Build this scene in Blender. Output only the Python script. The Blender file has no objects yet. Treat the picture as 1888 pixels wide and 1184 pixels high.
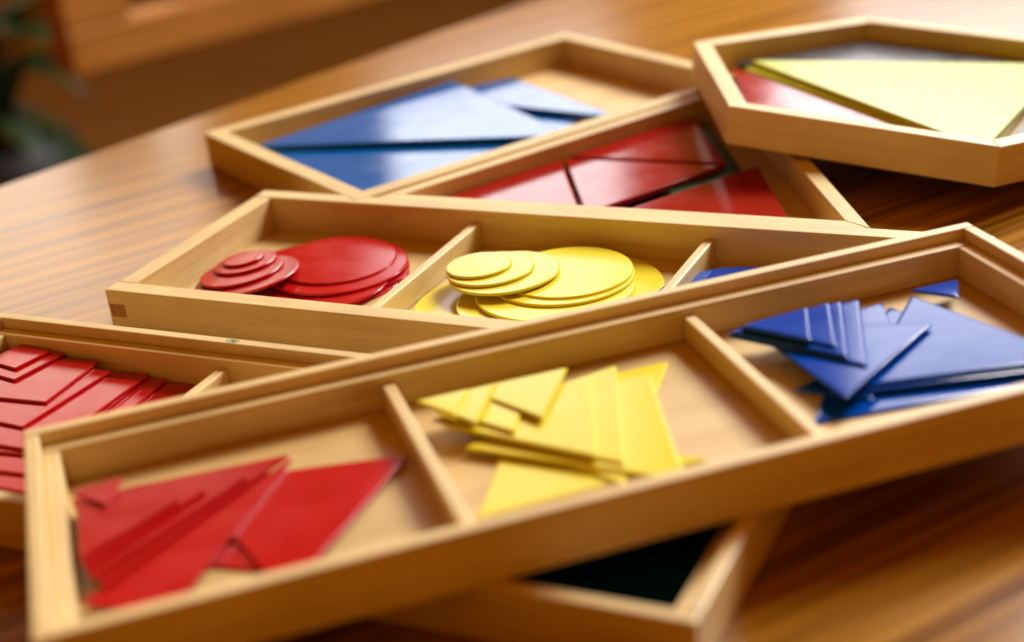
import bpy, bmesh, math, random
from mathutils import Vector, Matrix
R = math.radians
scene = bpy.context.scene
C = scene.collection

# ---------------------------------------------------------------- camera
cam_d = bpy.data.cameras.new('camera')
cam = bpy.data.objects.new('camera', cam_d); C.objects.link(cam)
CAM = Vector((0, 0, 0.25914))
FW = Vector((0.0, 0.91306703, -0.4078095))
RT = Vector((0.99393613, -0.0448423, -0.10039989))
UP = Vector((0.10995895, 0.4053366, 0.90753031))
m = Matrix((RT, UP, -FW)).transposed().to_4x4(); m.translation = CAM
cam.matrix_world = m
cam_d.sensor_width = 36.0; cam_d.sensor_fit = 'HORIZONTAL'
cam_d.lens = 54.075
cam_d.clip_start = 0.02; cam_d.clip_end = 60
cam_d.dof.use_dof = True
cam_d.dof.focus_distance = 0.625
cam_d.dof.aperture_fstop = 4.6
cam_d.dof.aperture_blades = 0
scene.camera = cam

# ---------------------------------------------------------------- light: a room with daylight windows across the back
world = bpy.data.worlds.new('World'); scene.world = world
world.use_nodes = True
bg = world.node_tree.nodes['Background']
bg.inputs['Color'].default_value = (1.0, 0.31, 0.0, 1)
bg.inputs['Strength'].default_value = 0.32

def window_light(name, loc, target, w, h, power, col=(1.0, 0.96, 0.9)):
    d = bpy.data.lights.new(name, 'AREA'); d.shape = 'RECTANGLE'
    d.size = w; d.size_y = h; d.energy = power; d.color = col
    o = bpy.data.objects.new(name, d); C.objects.link(o)
    o.location = loc
    o.rotation_euler = (Vector(target) - Vector(loc)).to_track_quat('-Z', 'Y').to_euler()
    return o
window_light('window_light_back_left', (-1.08, 3.6, 1.03), (-0.9, 0.6, 1.0), 0.75, 1.15, 8.5, (1.0, 0.90, 0.76))
window_light('window_light_back_middle', (0.03, 3.6, 1.2), (0, 0.6, 1.0), 0.56, 1.5, 10.5, (0.96, 0.98, 1.0))
window_light('window_light_back_right', (1.30, 3.6, 1.26), (1.1, 0.6, 1.0), 0.84, 1.2, 15.5, (0.96, 0.98, 1.0))
window_light('window_light_right', (1.78, 2.35, 2.0), (0, 0.6, 0), 1.3, 1.2, 188, (1.0, 0.99, 0.98))

scene.view_settings.view_transform = 'Standard'
scene.view_settings.look = 'None'
scene.view_settings.exposure = 0.0
scene.view_settings.gamma = 1.0
scene.view_settings.use_curve_mapping = False
scene.cycles.use_denoising = True
scene.cycles.max_bounces = 8

# ---------------------------------------------------------------- helpers
def link_mesh(name, bm, mat, parent=None, smooth=False):
    me = bpy.data.meshes.new(name); bm.to_mesh(me); bm.free()
    if smooth:
        for p in me.polygons: p.use_smooth = True
    me.materials.append(mat)
    o = bpy.data.objects.new(name, me); C.objects.link(o)
    if parent is not None: o.parent = parent
    return o
def tag(o, label, cat, group=None):
    o['label'] = label; o['category'] = cat
    if group: o['group'] = group
    return o
def thing(name, label, cat, loc=(0, 0, 0), rotz=0, group=None):
    o = bpy.data.objects.new(name, None); C.objects.link(o)
    o.empty_display_size = 0.02
    o.location = loc; o.rotation_euler = (0, 0, rotz)
    return tag(o, label, cat, group)
def bevel_all(bm, w, seg=2):
    bmesh.ops.bevel(bm, geom=[e for e in bm.edges], offset=w, segments=seg, profile=0.5, affect='EDGES')
def box_bm(sx, sy, sz, bev=0.0006):
    bm = bmesh.new(); bmesh.ops.create_cube(bm, size=1)
    bmesh.ops.scale(bm, vec=(sx, sy, sz), verts=bm.verts)
    if bev: bevel_all(bm, bev)
    return bm
def box(name, p0, p1, mat, parent, bev=0.0006, along='x', rotz=0):
    """box between corner p0 and corner p1 (parent space); its own local x runs along the grain"""
    c = [(a + b) / 2 for a, b in zip(p0, p1)]; s = [abs(b - a) for a, b in zip(p0, p1)]
    if along == 'y':
        o = link_mesh(name, box_bm(s[1], s[0], s[2], bev), mat, parent); o.rotation_euler = (0, 0, math.pi / 2)
    else:
        o = link_mesh(name, box_bm(s[0], s[1], s[2], bev), mat, parent)
    o.location = c
    return o
def prism_bm(pts, z0, z1, bev=0.0004, seg=2):
    bm = bmesh.new()
    a = 0
    for i in range(len(pts)):
        x0, y0 = pts[i]; x1, y1 = pts[(i + 1) % len(pts)]; a += x0 * y1 - x1 * y0
    if a < 0: pts = pts[::-1]
    lo = [bm.verts.new((x, y, z0)) for x, y in pts]; hi = [bm.verts.new((x, y, z1)) for x, y in pts]
    bm.faces.new(lo[::-1]); bm.faces.new(hi)
    n = len(pts); caps = []
    for i in range(n):
        bm.faces.new((lo[i], lo[(i + 1) % n], hi[(i + 1) % n], hi[i]))
    if bev:
        ed = [e for e in bm.edges if abs(e.verts[0].co.z - e.verts[1].co.z) < 1e-9]
        bmesh.ops.bevel(bm, geom=ed, offset=bev, segments=seg, profile=0.5, affect='EDGES')
    return bm
def inset_poly(pts, d):
    n = len(pts); a = sum(pts[i][0] * pts[(i + 1) % n][1] - pts[(i + 1) % n][0] * pts[i][1] for i in range(n))
    s = 1 if a > 0 else -1; out = []
    for i in range(n):
        p, q, r = Vector(pts[i]), Vector(pts[i - 1]), Vector(pts[(i + 1) % n])
        e0 = (p - q).normalized(); e1 = (r - p).normalized()
        n0 = Vector((-e0.y, e0.x)) * s; n1 = Vector((-e1.y, e1.x)) * s
        b = (n0 + n1).normalized(); o = p + b * (d / b.dot(n0)); out.append((o.x, o.y))
    return out
def soft_plate_bm(pts, th, rc, w=.0013, n=4):
    """flat plate from z = -th to 0 whose upper rim rolls off gently; rc 0 keeps the outline as it is"""
    a = sum(pts[i][0] * pts[(i + 1) % len(pts)][1] - pts[(i + 1) % len(pts)][0] * pts[i][1] for i in range(len(pts)))
    if a < 0: pts = pts[::-1]
    prof = [(.0002, -th), (0, -th + .0002), (0, -.00055), (.00018 * w / .0013, -.00032), (.00055 * w / .0013, -.00012), (w, 0)]
    bm = bmesh.new(); rings = []
    for d, z in prof:
        q = inset_poly(pts, d) if d else list(pts)
        if rc: q = round_corners(q, max(rc, .0002), n)
        rings.append([bm.verts.new((x, y, z)) for x, y in q])
    for r0, r1 in zip(rings, rings[1:]):
        for i in range(len(r0)):
            j = (i + 1) % len(r0); bm.faces.new((r0[i], r0[j], r1[j], r1[i]))
    bm.faces.new(rings[0][::-1]); bm.faces.new(rings[-1])
    return bm
def round_corners(pts, r, n=4):
    out = []
    N = len(pts)
    for i in range(N):
        p = Vector(pts[i]); a = Vector(pts[i - 1]); b = Vector(pts[(i + 1) % N])
        da = (a - p).normalized(); db = (b - p).normalized()
        ang = da.angle(db); t = min(r / math.tan(ang / 2), (a - p).length * .3, (b - p).length * .3)
        p0 = p + da * t; p1 = p + db * t
        for k in range(n + 1):
            s = k / n
            q = p0 * (1 - s) ** 2 + p * 2 * s * (1 - s) + p1 * s * s
            out.append((q.x, q.y))
    return out

# ---------------------------------------------------------------- materials
def new_mat(name):
    mt = bpy.data.materials.new(name); mt.use_nodes = True
    nt = mt.node_tree; b = nt.nodes['Principled BSDF']
    return mt, nt, b
def N(nt, t, **kw):
    n = nt.nodes.new(t)
    for k, v in kw.items(): setattr(n, k, v)
    return n
def ramp(nt, stops):
    r = N(nt, 'ShaderNodeValToRGB'); e = r.color_ramp.elements
    while len(e) > 1: e.remove(e[-1])
    e[0].position, e[0].color = stops[0][0], (*stops[0][1], 1)
    for p, c in stops[1:]:
        x = e.new(p); x.color = (*c, 1)
    return r
def wood(name, dark, mid, light, grain=(6, 90, 90), rough=0.45, fine=0.35, bump=0.15, spec=0.4, per_object=True, coat=0.0, coat_rough=0.2, rot=0.0, marks=False, span=.2):
    mt, nt, b = new_mat(name); L = nt.links.new
    tc = N(nt, 'ShaderNodeTexCoord')
    vec = tc.outputs['Object']
    if per_object:
        oi = N(nt, 'ShaderNodeObjectInfo'); ml = N(nt, 'ShaderNodeMath', operation='MULTIPLY'); ml.inputs[1].default_value = 7.3
        L(oi.outputs['Random'], ml.inputs[0])
        ad = N(nt, 'ShaderNodeVectorMath', operation='ADD'); L(vec, ad.inputs[0]); L(ml.outputs[0], ad.inputs[1]); vec = ad.outputs[0]
    if rot:
        vr = N(nt, 'ShaderNodeVectorRotate', rotation_type='Z_AXIS'); vr.inputs['Angle'].default_value = rot; L(vec, vr.inputs['Vector']); vec = vr.outputs[0]
    mp = N(nt, 'ShaderNodeMapping'); mp.inputs['Scale'].default_value = grain; L(vec, mp.inputs['Vector'])
    n1 = N(nt, 'ShaderNodeTexNoise'); n1.inputs['Scale'].default_value = 1.0; n1.inputs['Detail'].default_value = 5; n1.inputs['Roughness'].default_value = .55; n1.inputs['Distortion'].default_value = .4
    L(mp.outputs[0], n1.inputs['Vector'])
    mp2 = N(nt, 'ShaderNodeMapping'); mp2.inputs['Scale'].default_value = tuple(g * (3 if i == 0 else 8) for i, g in enumerate(grain)); L(vec, mp2.inputs['Vector'])
    n2 = N(nt, 'ShaderNodeTexNoise'); n2.inputs['Scale'].default_value = 1.0; n2.inputs['Detail'].default_value = 3
    L(mp2.outputs[0], n2.inputs['Vector'])
    mx = N(nt, 'ShaderNodeMix', data_type='FLOAT'); mx.inputs[0].default_value = fine
    L(n1.outputs['Fac'], mx.inputs[2]); L(n2.outputs['Fac'], mx.inputs[3])
    r = ramp(nt, [(0.5 - span, dark), (0.5, mid), (0.5 + span, light)]); L(mx.outputs[0], r.inputs['Fac'])
    col = r.outputs['Color']
    if marks:      # soft blotches, short dark pores and a few pin-hole specks
        nb = N(nt, 'ShaderNodeTexNoise'); nb.inputs['Scale'].default_value = 22; nb.inputs['Detail'].default_value = 3; L(vec, nb.inputs['Vector'])
        mb = N(nt, 'ShaderNodeMapRange'); mb.inputs['From Min'].default_value = .3; mb.inputs['From Max'].default_value = .7; mb.inputs['To Min'].default_value = .88; mb.inputs['To Max'].default_value = 1.08; L(nb.outputs['Fac'], mb.inputs['Value'])
        mp3 = N(nt, 'ShaderNodeMapping'); mp3.inputs['Scale'].default_value = (160, 1500, 1500); L(vec, mp3.inputs['Vector'])
        np_ = N(nt, 'ShaderNodeTexNoise'); np_.inputs['Scale'].default_value = 1; np_.inputs['Detail'].default_value = 1; L(mp3.outputs[0], np_.inputs['Vector'])
        mpr = N(nt, 'ShaderNodeMapRange'); mpr.inputs['From Min'].default_value = .66; mpr.inputs['From Max'].default_value = .76; mpr.inputs['To Min'].default_value = 1.0; mpr.inputs['To Max'].default_value = .80; L(np_.outputs['Fac'], mpr.inputs['Value'])
        vo = N(nt, 'ShaderNodeTexVoronoi'); vo.inputs['Scale'].default_value = 55; L(vec, vo.inputs['Vector'])
        mv = N(nt, 'ShaderNodeMapRange'); mv.inputs['From Min'].default_value = .025; mv.inputs['From Max'].default_value = .06; mv.inputs['To Min'].default_value = .62; mv.inputs['To Max'].default_value = 1.0; L(vo.outputs['Distance'], mv.inputs['Value'])
        m1 = N(nt, 'ShaderNodeMath', operation='MULTIPLY'); L(mb.outputs[0], m1.inputs[0]); L(mpr.outputs[0], m1.inputs[1])
        m2 = N(nt, 'ShaderNodeMath', operation='MULTIPLY'); L(m1.outputs[0], m2.inputs[0]); L(mv.outputs[0], m2.inputs[1])
        mo = N(nt, 'ShaderNodeMapRange'); mo.inputs['To Min'].default_value = .90; mo.inputs['To Max'].default_value = 1.06; L(oi.outputs['Random'], mo.inputs['Value'])
        m3 = N(nt, 'ShaderNodeMath', operation='MULTIPLY'); L(m2.outputs[0], m3.inputs[0]); L(mo.outputs[0], m3.inputs[1])
        vm = N(nt, 'ShaderNodeVectorMath', operation='SCALE'); L(col, vm.inputs[0]); L(m3.outputs[0], vm.inputs['Scale']); col = vm.outputs[0]
    L(col, b.inputs['Base Color'])
    rr = N(nt, 'ShaderNodeMapRange'); rr.inputs['To Min'].default_value = rough - .06; rr.inputs['To Max'].default_value = rough + .08
    L(n1.outputs['Fac'], rr.inputs['Value']); L(rr.outputs[0], b.inputs['Roughness'])
    bp = N(nt, 'ShaderNodeBump'); bp.inputs['Strength'].default_value = bump; bp.inputs['Distance'].default_value = 0.0004
    L(n2.outputs['Fac'], bp.inputs['Height']); L(bp.outputs[0], b.inputs['Normal'])
    b.inputs['Specular IOR Level'].default_value = spec
    b.inputs['Coat Weight'].default_value = coat; b.inputs['Coat Roughness'].default_value = coat_rough
    return mt
def plastic(name, col, rough=0.3, var=0.06, bump=0.08, spec=0.45):
    mt, nt, b = new_mat(name); L = nt.links.new
    tc = N(nt, 'ShaderNodeTexCoord')
    n1 = N(nt, 'ShaderNodeTexNoise'); n1.inputs['Scale'].default_value = 60; n1.inputs['Detail'].default_value = 4; L(tc.outputs['Object'], n1.inputs['Vector'])
    lo = tuple(max(0, c * (1 - var)) for c in col); hi = tuple(min(1, c * (1 + var)) for c in col)
    r = ramp(nt, [(0.3, lo), (0.7, hi)]); L(n1.outputs['Fac'], r.inputs['Fac'])
    oi = N(nt, 'ShaderNodeObjectInfo'); mo = N(nt, 'ShaderNodeMapRange'); mo.inputs['To Min'].default_value = .93; mo.inputs['To Max'].default_value = 1.05; L(oi.outputs['Random'], mo.inputs['Value'])
    vo = N(nt, 'ShaderNodeTexVoronoi'); vo.inputs['Scale'].default_value = 75; L(tc.outputs['Object'], vo.inputs['Vector'])      # a few dark specks
    mv = N(nt, 'ShaderNodeMapRange'); mv.inputs['From Min'].default_value = .022; mv.inputs['From Max'].default_value = .04; mv.inputs['To Min'].default_value = .6; mv.inputs['To Max'].default_value = 1.0; L(vo.outputs['Distance'], mv.inputs['Value'])
    mm = N(nt, 'ShaderNodeMath', operation='MULTIPLY'); L(mo.outputs[0], mm.inputs[0]); L(mv.outputs[0], mm.inputs[1])
    vs = N(nt, 'ShaderNodeVectorMath', operation='SCALE'); L(r.outputs[0], vs.inputs[0]); L(mm.outputs[0], vs.inputs['Scale']); L(vs.outputs[0], b.inputs['Base Color'])
    n2 = N(nt, 'ShaderNodeTexNoise'); n2.inputs['Scale'].default_value = 1500; n2.inputs['Detail'].default_value = 2; L(tc.outputs['Object'], n2.inputs['Vector'])
    bp = N(nt, 'ShaderNodeBump'); bp.inputs['Strength'].default_value = bump; bp.inputs['Distance'].default_value = 0.00015
    L(n2.outputs['Fac'], bp.inputs['Height']); L(bp.outputs[0], b.inputs['Normal'])
    mps = N(nt, 'ShaderNodeMapping'); mps.inputs['Scale'].default_value = (40, 900, 40); mps.inputs['Rotation'].default_value = (0, 0, .6); L(tc.outputs['Object'], mps.inputs['Vector'])
    ns = N(nt, 'ShaderNodeTexNoise'); ns.inputs['Scale'].default_value = 1; ns.inputs['Detail'].default_value = 3; L(mps.outputs[0], ns.inputs['Vector'])
    av = N(nt, 'ShaderNodeMix', data_type='FLOAT'); av.inputs[0].default_value = .4; L(n1.outputs['Fac'], av.inputs[2]); L(ns.outputs['Fac'], av.inputs[3])
    mr = N(nt, 'ShaderNodeMapRange'); mr.inputs['From Min'].default_value = .3; mr.inputs['From Max'].default_value = .7; mr.inputs['To Min'].default_value = rough - .06; mr.inputs['To Max'].default_value = rough + .08
    L(av.outputs[0], mr.inputs['Value']); L(mr.outputs[0], b.inputs['Roughness'])
    b.inputs['Specular IOR Level'].default_value = spec
    return mt

M_tray = wood('beech_wood', (0.61, 0.425, 0.15), (0.725, 0.53, 0.21), (0.78, 0.59, 0.255), grain=(9, 120, 120), rough=0.46, fine=.4, span=.15, spec=.9, marks=True)
M_base = wood('plywood_base', (0.56, 0.37, 0.125), (0.67, 0.46, 0.17), (0.73, 0.52, 0.21), grain=(8, 60, 60), rough=0.45, fine=.3, spec=.8, marks=True)
M_end = wood('end_grain_wood', (0.26, 0.12, 0.03), (0.36, 0.17, 0.045), (0.46, 0.23, 0.065), grain=(900, 250, 60), rough=0.6)
M_table = wood('table_wood', (0.07, 0.021, 0.001), (0.28, 0.115, 0.004), (0.52, 0.25, 0.015), grain=(2.6, 130, 130), rough=0.19, fine=.2, bump=.12, spec=.42, per_object=False, rot=0.29, span=.19)
M_red = plastic('red_plastic', (0.43, 0.006, 0.007), 0.15, spec=.36)
M_yel = plastic('yellow_plastic', (0.74, 0.625, 0.032), 0.19, var=.02, spec=.27)
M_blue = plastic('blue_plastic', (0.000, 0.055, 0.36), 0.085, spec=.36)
M_gred = plastic('glossy_red', (0.30, 0.006, 0.006), 0.12, spec=.5)
M_gblue = plastic('glossy_blue', (0.000, 0.105, 0.36), 0.085, spec=.42)
M_grey = plastic('dark_grey', (0.045, 0.047, 0.055), 0.28)
M_gyel = plastic('lime_yellow', (0.50, 0.55, 0.02), 0.22)
M_green = plastic('dark_green', (0.005, 0.09, 0.03), 0.3)
M_stamp = plastic('teal_ink', (0.02, 0.22, 0.20), 0.6, bump=0)

# ---------------------------------------------------------------- setting: floor
M_floor = wood('floor_wood', (0.06, 0.022, 0.004), (0.12, 0.046, 0.009), (0.17, 0.07, 0.016), grain=(1.2, 14, 14), rough=.45, per_object=False)
fl = box('floor', (-5, -3, -0.74), (5, 7, -0.70), M_floor, None, bev=0)
fl['kind'] = 'structure'

# ---------------------------------------------------------------- table
TA = 0.79717
T0 = Vector((-0.07152, 1.06697))         # a point on the far-left edge of the top
table = thing('wooden_table', 'glossy orange brown wooden table carrying all the trays', 'table', (T0.x, T0.y, 0), TA)
# local x runs along the edge, local -y is the side the trays stand on
GR = 0.52 - TA                            # grain direction relative to the edge
def table_top():
    bm = box_bm(2.9, 1.5, 0.032, 0.004)
    o = link_mesh('table_top', bm, M_table, table)
    o.location = (0.15, -0.75, -0.016)
    return o
top = table_top()
box('apron', (-1.2, -0.09, -0.11), (1.5, -0.065, -0.0325), M_table, table, .002)
box('apron', (-1.2, -1.435, -0.11), (1.5, -1.41, -0.0325), M_table, table, .002)
for lx in (-1.2, 1.44):
    for ly in (-0.12, -1.44):
        box('leg', (lx, ly, -0.70), (lx + .06, ly + .06, -0.033), M_table, table, .003)

# ---------------------------------------------------------------- trays
def rect_tray(name, label, org, ang, z, L, W, H, t, group, ledge=None, base_h=0.0012, div=(), div_h=0, div_t=0.0045, joints=()):
    """origin at the back left outer corner; x along the length, -y towards the viewer"""
    o = thing(name, label, 'tray', (org[0], org[1], z), ang, group)
    g = 0.00015
    box('back_wall', (0, -t, 0), (L, 0, H), M_tray, o)
    box('front_wall', (0, -W, 0), (L, -W + t, H), M_tray, o)
    box('side_wall', (0, -W + t + g, 0), (t, -t - g, H - .0001), M_tray, o, along='y')
    box('side_wall', (L - t, -W + t + g, 0), (L, -t - g, H - .0001), M_tray, o, along='y')
    box('base_panel', (t - .001, -W + t - .001, 0.0002), (L - t + .001, -t + .001, base_h), M_base, o, bev=0)
    i = t
    if ledge:
        wl, dl = ledge; i = t + wl
        zt = H - dl
        box('ledge_strip', (t + g, -i, base_h), (L - t - g, -t - g, zt), M_tray, o)
        box('ledge_strip', (t + g, -W + t + g, base_h), (L - t - g, -W + i, zt), M_tray, o)
        box('ledge_strip', (t + g, -W + i + g, base_h), (i, -i - g, zt - .0002), M_tray, o, along='y')
        box('ledge_strip', (L - i, -W + i + g, base_h), (L - t - g, -i - g, zt - .0002), M_tray, o, along='y')
    for u in div:
        box('divider', (u - div_t / 2, -W + i + g, base_h), (u + div_t / 2, -i - g, div_h), M_tray, o, along='y', bev=.0008)
    return o

G_FIG = 'long three-compartment trays of flat figures'
trayA = rect_tray('wooden_tray', 'long wooden tray of coloured triangles lying across the other trays, nearest the camera',
                  (-0.1626, 0.45114), 0.25828, 0.0196, 0.35, 0.1259, 0.0184, 0.0047, G_FIG, ledge=(0.0055, 0.0046), div=(0.1195, 0.2305), div_h=0.0108)
trayB = rect_tray('wooden_tray', 'long wooden tray of red, yellow and blue discs in the middle of the table',
                  (-0.11481, 0.72852), -0.47697, 0.0002, 0.35, 0.1258, 0.0192, 0.0093, G_FIG, base_h=.002, div=(0.1215, 0.2335), div_h=0.0135)
trayC = rect_tray('wooden_tray', 'long wooden tray of red squares at the left, mostly under the triangle tray',
                  (-0.21448, 0.60422), -0.47523, 0.0002, 0.35, 0.1262, 0.0192, 0.0047, G_FIG, ledge=(0.0055, 0.0046), base_h=.0018, div=(0.1195, 0.2305), div_h=0.0112)
trayD = rect_tray('wooden_tray', 'plain wooden box tray of glossy blue triangles at the far side',
                  (-0.16087, 0.84104), 0.57156, 0.0002, 0.2573, 0.1722, 0.0195, 0.0098, 'box trays of large triangles', base_h=.002)
# finger joints shown as darker end grain on the front faces
def joint(tray, u0, u1, v, z0, z1):
    box('finger_joint', (u0, v - .0001, z0), (u1, v + .003, z1), M_end, tray, bev=0)
joint(trayB, 0.0012, 0.0092, -0.1258, 0.0068, 0.0128)
joint(trayC, 0.3435, 0.3487, -0.1262, 0.004, 0.0095)

# green stamp on the back rim of the square tray
def stamp():
    bm = bmesh.new()
    n = 28
    def ring(r0, r1, z):
        a = [bm.verts.new((r0 * math.cos(2 * math.pi * k / n), r0 * .55 * math.sin(2 * math.pi * k / n), z)) for k in range(n)]
        b = [bm.verts.new((r1 * math.cos(2 * math.pi * k / n), r1 * .55 * math.sin(2 * math.pi * k / n), z)) for k in range(n)]
        for k in range(n): bm.faces.new((a[k], b[k], b[(k + 1) % n], a[(k + 1) % n]))
    ring(0.0023, 0.0028, 0); ring(0.0011, 0.0014, 0)
    rnd = random.Random(4)
    for k in range(9):
        a = rnd.uniform(0, 6.28); r = rnd.uniform(0, .0020); x, y = r * math.cos(a), r * .5 * math.sin(a); w = rnd.uniform(.0002, .0005); h = rnd.uniform(.0001, .0003)
        bm.faces.new([bm.verts.new((x + i * w, y + j * h, 0.00001)) for i, j in ((-1, -1), (1, -1), (1, 1), (-1, 1))])
    o = link_mesh('ink_stamp', bm, M_stamp, trayC); o.location = (0.1203, -0.0024, 0.01925)
    o['label'] = 'small round teal ink stamp'
stamp()

# triangular tray
EA = 0.57382
E0 = Vector((0.14073, 0.83097)); ES = 0.2392; ET = 0.0074
d1 = Vector((-math.cos(EA), -math.sin(EA))); d2 = Vector((math.cos(EA + 4 * math.pi / 3), math.sin(EA + 4 * math.pi / 3)))
def poly_tray(name, label, verts, z, H, t, base_h, group, tilt=None, center=None):
    """mitred walls round a convex polygon (counter-clockwise)"""
    c = center or sum(verts, Vector((0, 0))) / len(verts)
    o = thing(name, label, 'tray', (c.x, c.y, z), 0, group)
    n = len(verts); vs = [v - c for v in verts]
    inner = []
    for i in range(n):
        p, a, b = vs[i], vs[i - 1], vs[(i + 1) % n]
        e0 = (p - a).normalized(); e1 = (b - p).normalized()
        n0 = Vector((-e0.y, e0.x)); n1 = Vector((-e1.y, e1.x))
        bis = (n0 + n1).normalized(); inner.append(p + bis * (t / bis.dot(n0)))
    for i in range(n):
        j = (i + 1) % n
        a, b = vs[i], vs[j]; mid = (a + b) / 2; ang = math.atan2(b.y - a.y, b.x - a.x)
        rot = Matrix.Rotation(-ang, 2)
        pts = [tuple(rot @ (q - mid)) for q in (a, b, inner[j], inner[i])]
        w = link_mesh('wall', prism_bm(pts, 0, H, .0005), M_tray, o)
        w.location = (mid.x, mid.y, 0); w.rotation_euler = (0, 0, ang)
    sh = [tuple(q + (q * .004)) for q in inner]
    bmx = prism_bm(sh, 0.0002, base_h, 0)
    link_mesh('base_panel', bmx, M_base, o)
    return o, [q + c for q in inner]
Ev = [E0, E0 + d1 * ES, E0 + d2 * ES]
trayE, Ein = poly_tray('triangular_tray', 'triangular wooden tray of glossy red triangles, behind the disc tray', Ev, 0.0002, 0.0182, ET, 0.002, 'box trays of large triangles')
# hexagonal tray: its left side rests on the triangular tray, its right side on the table
GA = -0.5439; GX, GY, GZ, GTU, GRAD = 0.22244, 0.76712, 0.01176, -0.11232, 0.12711
Gv = [Vector((GX + GRAD * math.cos(GA + k * math.pi / 3), GY + GRAD * math.sin(GA + k * math.pi / 3))) for k in range(6)]
trayG, Gin = poly_tray('hexagonal_tray', 'hexagonal wooden tray tipped over the triangular tray at the far right', Gv, GZ, 0.019, 0.0093, 0.002, 'box trays of large triangles', center=Vector((GX, GY)))
GROT = math.atan(-GTU)
trayG.rotation_euler = (0, GROT, 0)

# ---------------------------------------------------------------- pieces
def plate(name, label, cat, pts, ztop, th, mat, group, org=None, ang=0, rc=.0008, bev=.0003, tiltvec=None, z0=0.0, edge=.0011, n=4):
    """flat plate; pts are x / y in the frame at org turned by ang; the object's origin is its centroid"""
    cx = sum(p[0] for p in pts) / len(pts); cy = sum(p[1] for p in pts) / len(pts)
    loc = [(p[0] - cx, p[1] - cy) for p in pts]
    o = link_mesh(name, soft_plate_bm(loc, th, rc, edge, n), mat)
    ca, sa = math.cos(ang), math.sin(ang); ox, oy = org or (0, 0)
    o.location = (ox + cx * ca - cy * sa, oy + cx * sa + cy * ca, ztop + z0)
    o.rotation_euler = (0, 0, ang)
    if tiltvec:      # (rise per metre along local x, along local y)
        rx, ry = tiltvec
        nrm = Vector((-rx, -ry, 1)).normalized()
        q = Vector((0, 0, 1)).rotation_difference(nrm)
        o.rotation_mode = 'QUATERNION'
        from mathutils import Quaternion
        o.rotation_quaternion = Quaternion((0, 0, 1), ang) @ q
    tag(o, label, cat, group)
    return o
def equilateral(pts, side):
    """the equilateral triangle of that side lying best on three rough corners"""
    P = [Vector(p) for p in pts]; c = sum(P, Vector((0, 0))) / 3
    s = 1 if (P[1] - P[0]).cross(P[2] - P[0]) > 0 else -1
    re = im = 0
    for k, p in enumerate(P):
        d = p - c; a = math.atan2(d.y, d.x) - s * 2 * math.pi * k / 3
        re += d.length * math.cos(a); im += d.length * math.sin(a)
    a0 = math.atan2(im, re); r = side / math.sqrt(3)
    return [(c.x + r * math.cos(a0 + s * 2 * math.pi * k / 3), c.y + r * math.sin(a0 + s * 2 * math.pi * k / 3)) for k in range(3)]

TH = 0.00112
def tri(label, pts, side, ztop, mat, group, **kw):
    p = equilateral(pts, side) if side else pts
    p = [(u, -v) for u, v in p]
    kw.setdefault('edge', .0005 if mat is M_red else .0011 if mat is M_blue else .0008)
    return plate('triangle_plate', label, 'triangle', p, ztop, TH, mat, group, (-0.1626, 0.45114), 0.25828, **kw)
gR, gY, gB = 'red triangles in the front tray', 'yellow triangles in the front tray', 'blue triangles in the front tray'
F = 0.02075; k_ = TH + .00003
tri('red triangle peeping out low beside the large red triangle in the front tray', [(0.0437, 0.0815), (0.0680, 0.0690), (0.0665, 0.0960)], None, F + k_, M_red, gR)
tri('largest red triangle, flat at the right of the red compartment', [(0.0470, 0.0335), (0.1166, 0.0488), (0.0655, 0.1105)], None, F + 2 * k_, M_red, gR)
tri('lowest red triangle of the fan, its tip by the front left corner', [(0.0826, 0.0338), (0.0112, 0.0905), (0.0330, 0.1090)], None, F + 3 * k_ + .0002, M_red, gR)
tri('large red triangle with the long straight back edge in the red fan', [(0.0115, 0.0310), (0.0810, 0.0350), (0.0175, 0.0880)], None, F + 4 * k_ + .0004, M_red, gR)
tri('second largest red triangle of the fanned red stack', [(0.0123, 0.0355), (0.0666, 0.0450), (0.0150, 0.0845)], None, F + 5 * k_ + .0006, M_red, gR)
tri('middle red triangle of the fanned red stack', [(0.0130, 0.0396), (0.0529, 0.0498), (0.0136, 0.0805)], None, F + 6 * k_ + .0008, M_red, gR)
tri('red triangle just under the smallest one of the stack', [(0.0137, 0.0434), (0.0443, 0.0546), (0.0126, 0.0770)], None, F + 7 * k_ + .0010, M_red, gR)
tri('smallest red triangle, on top at the back left corner', [(0.0128, 0.0385), (0.0290, 0.0350), (0.0211, 0.0482)], .0172, F + 8 * k_ + .0013, M_red, gR)
tri('lowest yellow triangle with its tip at the front rim', [(0.1258, 0.0945), (0.1492, 0.0500), (0.2012, 0.0935)], None, F + k_, M_yel, gY)
tri('largest yellow triangle with a corner by the back wall', [(0.1270, 0.0223), (0.2183, 0.0285), (0.1731, 0.0980)], .084, F + 2 * k_, M_yel, gY)
tri('yellow triangle with its long right edge beside the bare floor', [(0.1324, 0.0566), (0.2075, 0.0333), (0.1871, 0.1041)], .0755, F + 3 * k_, M_yel, gY)
tri('yellow triangle with the lower edge casting a dark line', [(0.1293, 0.0387), (0.1964, 0.0274), (0.1760, 0.0892)], .0675, F + 4 * k_ + .0003, M_yel, gY, tiltvec=(0, 0.012))
tri('yellow triangle with a glossy patch in mid stack', [(0.1302, 0.0429), (0.1859, 0.0312), (0.1682, 0.0837)], .056, F + 5 * k_ + .0004, M_yel, gY, tiltvec=(0.006, 0.012))
tri('small yellow triangle tucked below the raised one', [(0.1334, 0.0360), (0.1602, 0.0375), (0.1511, 0.0591)], .027, F + 6 * k_ + .0005, M_yel, gY)
tri('raised yellow triangle pointing to the right on the yellow stack', [(0.1413, 0.0278), (0.1815, 0.0279), (0.1586, 0.0533)], .036, F + 7 * k_ + .0006, M_yel, gY, tiltvec=(.015, 0))
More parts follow.
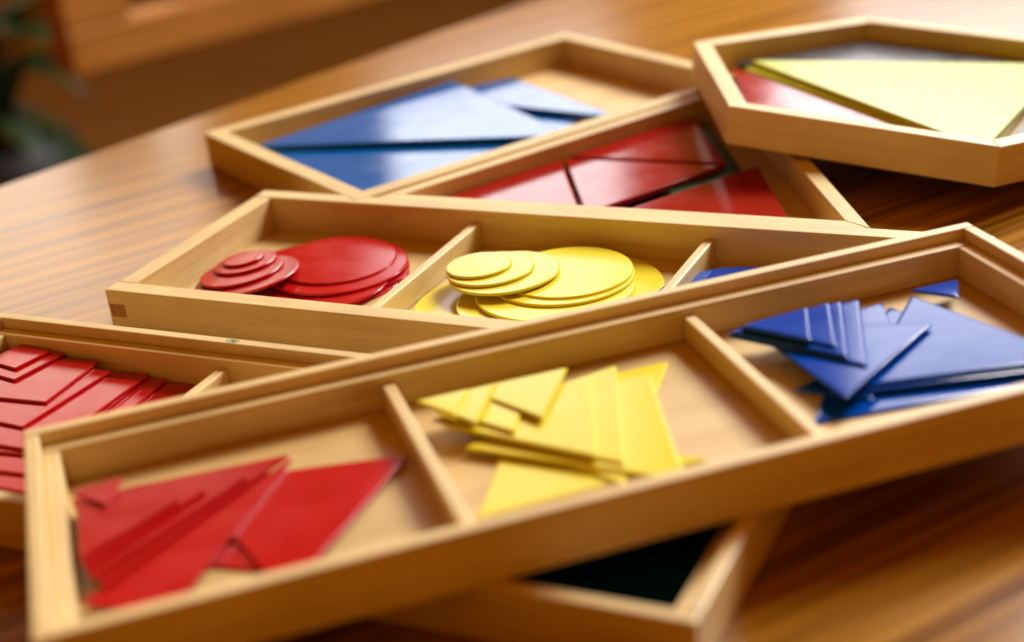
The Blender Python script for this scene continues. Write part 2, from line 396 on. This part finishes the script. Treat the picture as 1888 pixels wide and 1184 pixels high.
tri('second smallest yellow triangle at the left of the stack', [(0.1260, 0.0305), (0.1540, 0.0275), (0.1368, 0.0506)], .028, F + 8 * k_ + .0006, M_yel, gY)
tri('smallest yellow triangle at the left top of the stack', [(0.1252, 0.0313), (0.1438, 0.0292), (0.1326, 0.0454)], .019, F + 9 * k_ + .0006, M_yel, gY)
tri('small dark blue triangle lying by the back wall', [(0.3133, 0.0218), (0.3302, 0.0232), (0.3225, 0.0399)], .0195, F + 5 * k_ + .0009, M_blue, gB, tiltvec=(0, -.10))
tri('lowest blue triangle with its tip at the divider', [(0.2405, 0.0834), (0.2830, 0.0250), (0.3229, 0.1015)], .081, F + k_, M_blue, gB)
tri('blue triangle showing only a sliver at the divider', [(0.2474, 0.0668), (0.2670, 0.0599), (0.2613, 0.0825)], .027, F + 2 * k_, M_blue, gB)
tri('second largest blue triangle beneath the pale shining one', [(0.2560, 0.0785), (0.3005, 0.0250), (0.3190, 0.0965)], .072, F + 3 * k_, M_blue, gB)
tri('large blue triangle shining pale at the right', [(0.2663, 0.0793), (0.3092, 0.0232), (0.3281, 0.0978)], .072, F + 4 * k_ + .0006, M_blue, gB, tiltvec=(.01, .012))
tri('blue triangle showing one corner near the back wall', [(0.2985, 0.0267), (0.264, 0.032), (0.2857, 0.0597)], .036, F + 5 * k_, M_blue, gB)
tri('blue triangle pointing right on top of the pale shining one', [(.3028, .0538), (.2507, .0881), (.2465, .0260)], .063, F + 6 * k_ + .0006, M_blue, gB)
tri('widest triangle of the neat blue stack', [(0.2361, 0.0303), (0.2909, 0.0256), (0.2657, 0.0727)], .054, F + 7 * k_ + .0006, M_blue, gB, bev=.0005)
tri('second widest triangle of the neat blue stack', [(0.2363, 0.0304), (0.2838, 0.0272), (0.2633, 0.0652)], .0455, F + 8 * k_ + .0006, M_blue, gB, bev=.0005)
tri('third widest triangle of the neat blue stack', [(0.2393, 0.0319), (0.2793, 0.0283), (0.2626, 0.0584)], .0365, F + 9 * k_ + .0006, M_blue, gB, bev=.0005)
tri('smallest triangle on top of the neat blue stack', [(0.2401, 0.0324), (0.2686, 0.0304), (0.2566, 0.0522)], .0272, F + 10 * k_ + .0006, M_blue, gB, bev=.0005)

# red squares in the left tray
sq = [('largest and lowest red square, dark by the divider', .192, .0215, .157, 90), ('second largest red square in the left tray', .1675, .0215, .140, 86), ('third largest red square, its corner at the back wall', .1520, .0205, .122, 85),
      ('red square with a whitish worn edge in the left tray', .1548, .0358, .105, 89.5), ('fourth smallest red square in the left tray', .126, .0306, .0885, 94), ('third smallest red square with a bright edge', .1090, .0215, .066, 86),
      ('second smallest red square near the top of the pile', .0765, .0200, .048, 100), ('smallest red square on top of the pile in the left tray', .065, .0225, .033, 101)]
for k, (lab, u, v, s, a) in enumerate(sq):
    a = R(a); e = Vector((math.cos(a), math.sin(a))); nrm = Vector((-math.sin(a), math.cos(a)))
    p0 = Vector((u, v)) * .55; s *= .55
    pts = [p0, p0 + e * s, p0 + e * s + nrm * s, p0 + nrm * s]
    plate('square_plate', lab, 'square', [(p.x, -p.y) for p in pts], 0.0020 + (k + 1) * k_, TH, M_red, 'red squares in the left tray', (-0.21448, 0.60422), -0.47523, rc=.0006, edge=.0005)

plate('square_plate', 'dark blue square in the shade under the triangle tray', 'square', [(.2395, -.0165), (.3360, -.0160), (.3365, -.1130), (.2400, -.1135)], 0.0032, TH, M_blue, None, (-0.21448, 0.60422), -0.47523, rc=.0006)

# discs in the middle tray
def disc(label, u, v, r, z, mat, group, tilt=None):
    n = 72; u, v, r, z = u * .55, -v * .55, r * .55, z * .55
    pts = [(u + r * math.cos(2 * math.pi * k / n), v + r * math.sin(2 * math.pi * k / n)) for k in range(n)]
    return plate('disc_plate', label, 'disc', pts, z, TH, mat, group, (-0.11481, 0.72852), -0.47697, rc=0, tiltvec=tilt, edge=.0007)
gRd, gYd = 'red discs in the middle tray', 'yellow discs in the middle tray'
fz = .0038; t2 = .0021
disc('largest red disc flat on the floor of the middle tray', .114, .108, .0785, fz + t2, M_red, gRd)
disc('red disc low at the front beside the divider', .136, .128, .0523, fz + 2 * t2 + .001, M_red, gRd, (.01, 0))
disc('small red disc tucked against the divider', .168, .098, .0262, fz + 2 * t2, M_red, gRd)
disc('second large red disc of the right pile', .131, .098, .0580, fz + 4 * t2, M_red, gRd, (-.015, .0))
disc('large red disc on top of the right pile', .126, .0905, .0500, fz + 5 * t2 + .0003, M_red, gRd, (-.03, .0))
disc('pale shining red disc at the bottom of the small pile', .0711, .1412, .0436, .0165, M_red, gRd, (.12, .0))
disc('third smallest red disc in the small pile', .0629, .1363, .0349, .0186, M_red, gRd, (.10, .0))
disc('second smallest red disc in the small pile', .0585, .1236, .0262, .0207, M_red, gRd, (.10, .0))
disc('smallest red disc on top of the small pile', .0551, .1211, .0172, .0228, M_red, gRd, (.10, .0))
disc('largest yellow disc, showing at the front left', .304, .128, .0785, fz + t2, M_yel, gYd)
disc('large yellow disc showing at the right of the pile', .338, .092, .0700, fz + 2 * t2, M_yel, gYd)
disc('yellow disc with a bright lower rim at the left', .324, .120, .0650, fz + 3 * t2, M_yel, gYd, (0, -.01))
disc('yellow disc with a bright lower rim in mid pile', .330, .108, .0610, fz + 4 * t2 + .001, M_yel, gYd, (0, -.01))
disc('second widest disc at the top of the yellow pile', .3285, .0887, .0560, fz + 5 * t2 + .001, M_yel, gYd, (0, -.01))
disc('wide yellow disc on top of the pile', .331, .0834, .0507, fz + 6 * t2 + .001, M_yel, gYd)
disc('third smallest yellow disc overlapping the wide one', .2845, .0997, .0436, .0200, M_yel, gYd, (.03, 0))
disc('second smallest yellow disc at the left', .2724, .0994, .0349, .0221, M_yel, gYd, (.03, 0))
disc('smallest yellow disc on top at the left', .2624, .0987, .0262, .0242, M_yel, gYd, (.03, 0))
disc('blue disc half hidden behind the triangle tray rim', .470, .100, .0610, .0135, M_blue, 'blue discs in the middle tray')

# blue triangles in the far box tray
TD = .0034
def dtri(label, pts, ztop, n=4):
    plate('triangle_plate', label, 'triangle', [(u, -v) for u, v in pts], ztop, TD, M_gblue, 'blue triangles in the far tray', (-0.16087, 0.84104), 0.57156, rc=.0012, bev=.0004)
dtri('narrow blue triangle lowest at the right of the far tray', [(0.1266, 0.0418), (0.1918, 0.0384), (0.1607, 0.150)], .0058)
dtri('pale shining blue triangle along the front of the far tray', [(0.0160, 0.0245), (0.0160, 0.1560), (0.150, 0.160)], .0094)
dtri('pale shining blue triangle with its corner by the bare floor', [(0.1375, 0.0150), (0.1943, 0.0266), (0.1832, 0.150)], .0094)
dtri('large blue triangle lying on top in the far tray', [(0.0170, 0.0277), (0.1605, 0.012), (0.140, 0.160)], .0130)

# red, green and grey triangles in the triangular tray
def wtri(label, pts, ztop, th, mat, group=None, **kw):
    return plate('triangle_plate', label, 'triangle', pts, ztop, th, mat, group, rc=kw.pop('rc', .001), bev=.0004, **kw)
gRt = 'red triangles in the triangular tray'
sft = Vector((.001, -.003))
a_, b_, c_ = Vector((0.0345, 0.7554)) + sft, Vector((0.1109, 0.7176)) + sft, Vector((0.0383, 0.6705)) + sft
def shrink(p, f=.985, rot=0, mv=(0, 0)):
    c = sum(p, Vector((0, 0))) / len(p); m2 = Matrix.Rotation(rot, 2)
    return [tuple(c + m2 @ ((q - c) * f) + Vector(mv)) for q in p]
ap = b_ + (a_ - c_); lf = a_ + (c_ - b_); rt_ = b_ + (c_ - a_)
big = [ap, lf, rt_]; bc = sum(big, Vector((0, 0))) / 3
g4 = [bc + (q - bc) * 1.01 + Vector((.0075, -.001)) for q in big]; gm = (g4[0] + g4[1]) / 2
wtri('dark grey triangle under the red triangles', [tuple(bc + (q - bc) * 1.0 + Vector((.004, -.002))) for q in big], .0048, .0026, M_grey)
wtri('dark green triangle edge showing beside the red one at the right', [tuple(g4[0]), tuple(gm), tuple(g4[2])], .0076, .0026, M_green)
wtri('red triangle at the back of the triangular tray', shrink([a_, b_, ap], .975, 0, (.002, .002)), .0108, .003, M_gred, gRt)
wtri('red triangle in the middle of the triangular tray', shrink([a_, b_, c_]), .0108, .003, M_gred, gRt)
wtri('pale shining red triangle at the left of the triangular tray', shrink([a_, c_, lf], .985, 0, (-.0012, -.0005)), .0108, .003, M_gred, gRt)
wtri('red triangle set apart by a dark gap at the right', shrink([b_, c_, rt_], .985, -.05, (.0135, -.0045)), .0108, .003, M_gred, gRt)

# pieces in the hexagonal tray, parented to nothing: placed in the tray's tilted frame
TILT = Matrix.Rotation(GROT, 4, 'Y'); GM = Matrix.Translation((GX, GY, GZ)) @ TILT
def gtri(label, pol, ztop, mat, th=.003, group='triangles in the hexagonal tray'):
    pts = [Vector((r * math.cos(GA + R(a)), r * math.sin(GA + R(a)))) for r, a in pol]
    c = sum(pts, Vector((0, 0))) / 3
    o = link_mesh('triangle_plate', prism_bm(round_corners([tuple(p - c) for p in pts], .001), -th, 0, .0004), mat)
    o.matrix_world = GM @ Matrix.Translation((c.x, c.y, ztop))
    tag(o, label, 'triangle', group)
gtri('dark triangle under the red one in the hexagonal tray', [(.110, 182), (.113, 240), (.110, 298)], .0052, M_grey)
gtri('dark triangle at the back wall of the hexagonal tray', [(.110, 62), (.113, 120), (.106, 176)], .0080, M_grey, .0058)
gtri('grey triangle at the right front of the hexagonal tray', [(.110, 302), (.113, 0), (.110, 58)], .0080, M_grey, .0058)
gtri('red triangle along the left front of the hexagonal tray', [(.1035, 180.5), (.108, 238), (.108, 298)], .0085, M_gred)
gtri('lower yellow triangle edge showing beside the red one', [(.097, 179), (.104, 301), (.104, 61)], .0083, M_gyel, .0058)
gtri('large yellow triangle in the middle of the hexagonal tray', [(.095, 176), (.104, 301), (.104, 58)], .0114, M_gyel)

# ---------------------------------------------------------------- background furniture
M_pine = wood('orange_pine', (0.28, 0.095, 0.010), (0.40, 0.15, 0.018), (0.50, 0.21, 0.03), grain=(5, 30, 30), rough=.5)
shelf = thing('wooden_shelf', 'orange wooden frame shelf on thin legs behind the table', 'shelf', (-0.529, 1.98, -0.70), R(36))
box('bottom_board', (0, 0, .487), (1.4, .06, .545), M_pine, shelf, .004)
box('post', (0.0, .002, .5455), (.095, .058, 1.05), M_pine, shelf, .004)
box('post', (1.30, .002, .5455), (1.4, .058, 1.05), M_pine, shelf, .004)
box('back_panel', (.19, .03, .5455), (1.2995, .045, 1.05), M_pine, shelf, 0)
box('top_board', (-.02, 0, 1.0505), (1.42, .08, 1.10), M_pine, shelf, .004)
for x in (0.0, 1.36):
    box('leg', (x + (.9 if x == 0 else -.06), .012, 0), (x + (.934 if x == 0 else -.026), .046, .4865), M_pine, shelf, .003)


M_leaf, nt, b = new_mat('leaf_green'); b.inputs['Base Color'].default_value = (.02, .06, .012, 1); b.inputs['Roughness'].default_value = .45
n_ = N(nt, 'ShaderNodeTexNoise'); n_.inputs['Scale'].default_value = 9; rp_ = ramp(nt, [(.3, (.008, .03, .006)), (.7, (.04, .10, .018))]); nt.links.new(n_.outputs['Fac'], rp_.inputs['Fac']); nt.links.new(rp_.outputs[0], b.inputs['Base Color'])
M_pot = plastic('dark_pot', (.02, .018, .015), .5)
plant = thing('potted_plant', 'dark green potted plant on the floor at the far left', 'plant', (-0.86, 2.60, -0.70))
bm = bmesh.new(); bmesh.ops.create_cone(bm, cap_ends=True, segments=32, radius1=.10, radius2=.14, depth=.24); bmesh.ops.translate(bm, vec=(0, 0, .12), verts=bm.verts)
link_mesh('pot', bm, M_pot, plant, True)
rnd = random.Random(3)
leaf_meshes = []
for v in range(3):
    bm = bmesh.new(); rows = []
    for i in range(7):
        s = i / 6; w = .035 * math.sin(math.pi * min(1, s * .93 + .05)) ** .8 * (1 + .15 * v); x = .30 * s; z = .12 * s - (.16 + .05 * v) * s * s
        rows.append([bm.verts.new((x, -w, z + .01)), bm.verts.new((x, 0, z)), bm.verts.new((x, w, z + .01))])
    for i in range(6):
        for j in range(2): bm.faces.new((rows[i][j], rows[i + 1][j], rows[i + 1][j + 1], rows[i][j + 1]))
    me = bpy.data.meshes.new('leaf'); bm.to_mesh(me); bm.free(); me.materials.append(M_leaf); leaf_meshes.append(me)
    for p in me.polygons: p.use_smooth = True
for k in range(70):
    o = bpy.data.objects.new('leaf', leaf_meshes[k % 3]); C.objects.link(o); o.parent = plant
    h = rnd.uniform(.22, .75); o.location = (rnd.uniform(-.04, .04), rnd.uniform(-.04, .04), h)
    o.rotation_euler = (rnd.uniform(-.4, .4), rnd.uniform(-.9, .3), rnd.uniform(0, 6.28)); s = rnd.uniform(.6, 1.0); o.scale = (s, s, s)
bm = bmesh.new(); bmesh.ops.create_cone(bm, cap_ends=True, segments=10, radius1=.016, radius2=.008, depth=.55); bmesh.ops.translate(bm, vec=(0, 0, .475), verts=bm.verts)
link_mesh('stem', bm, M_leaf, plant, True)
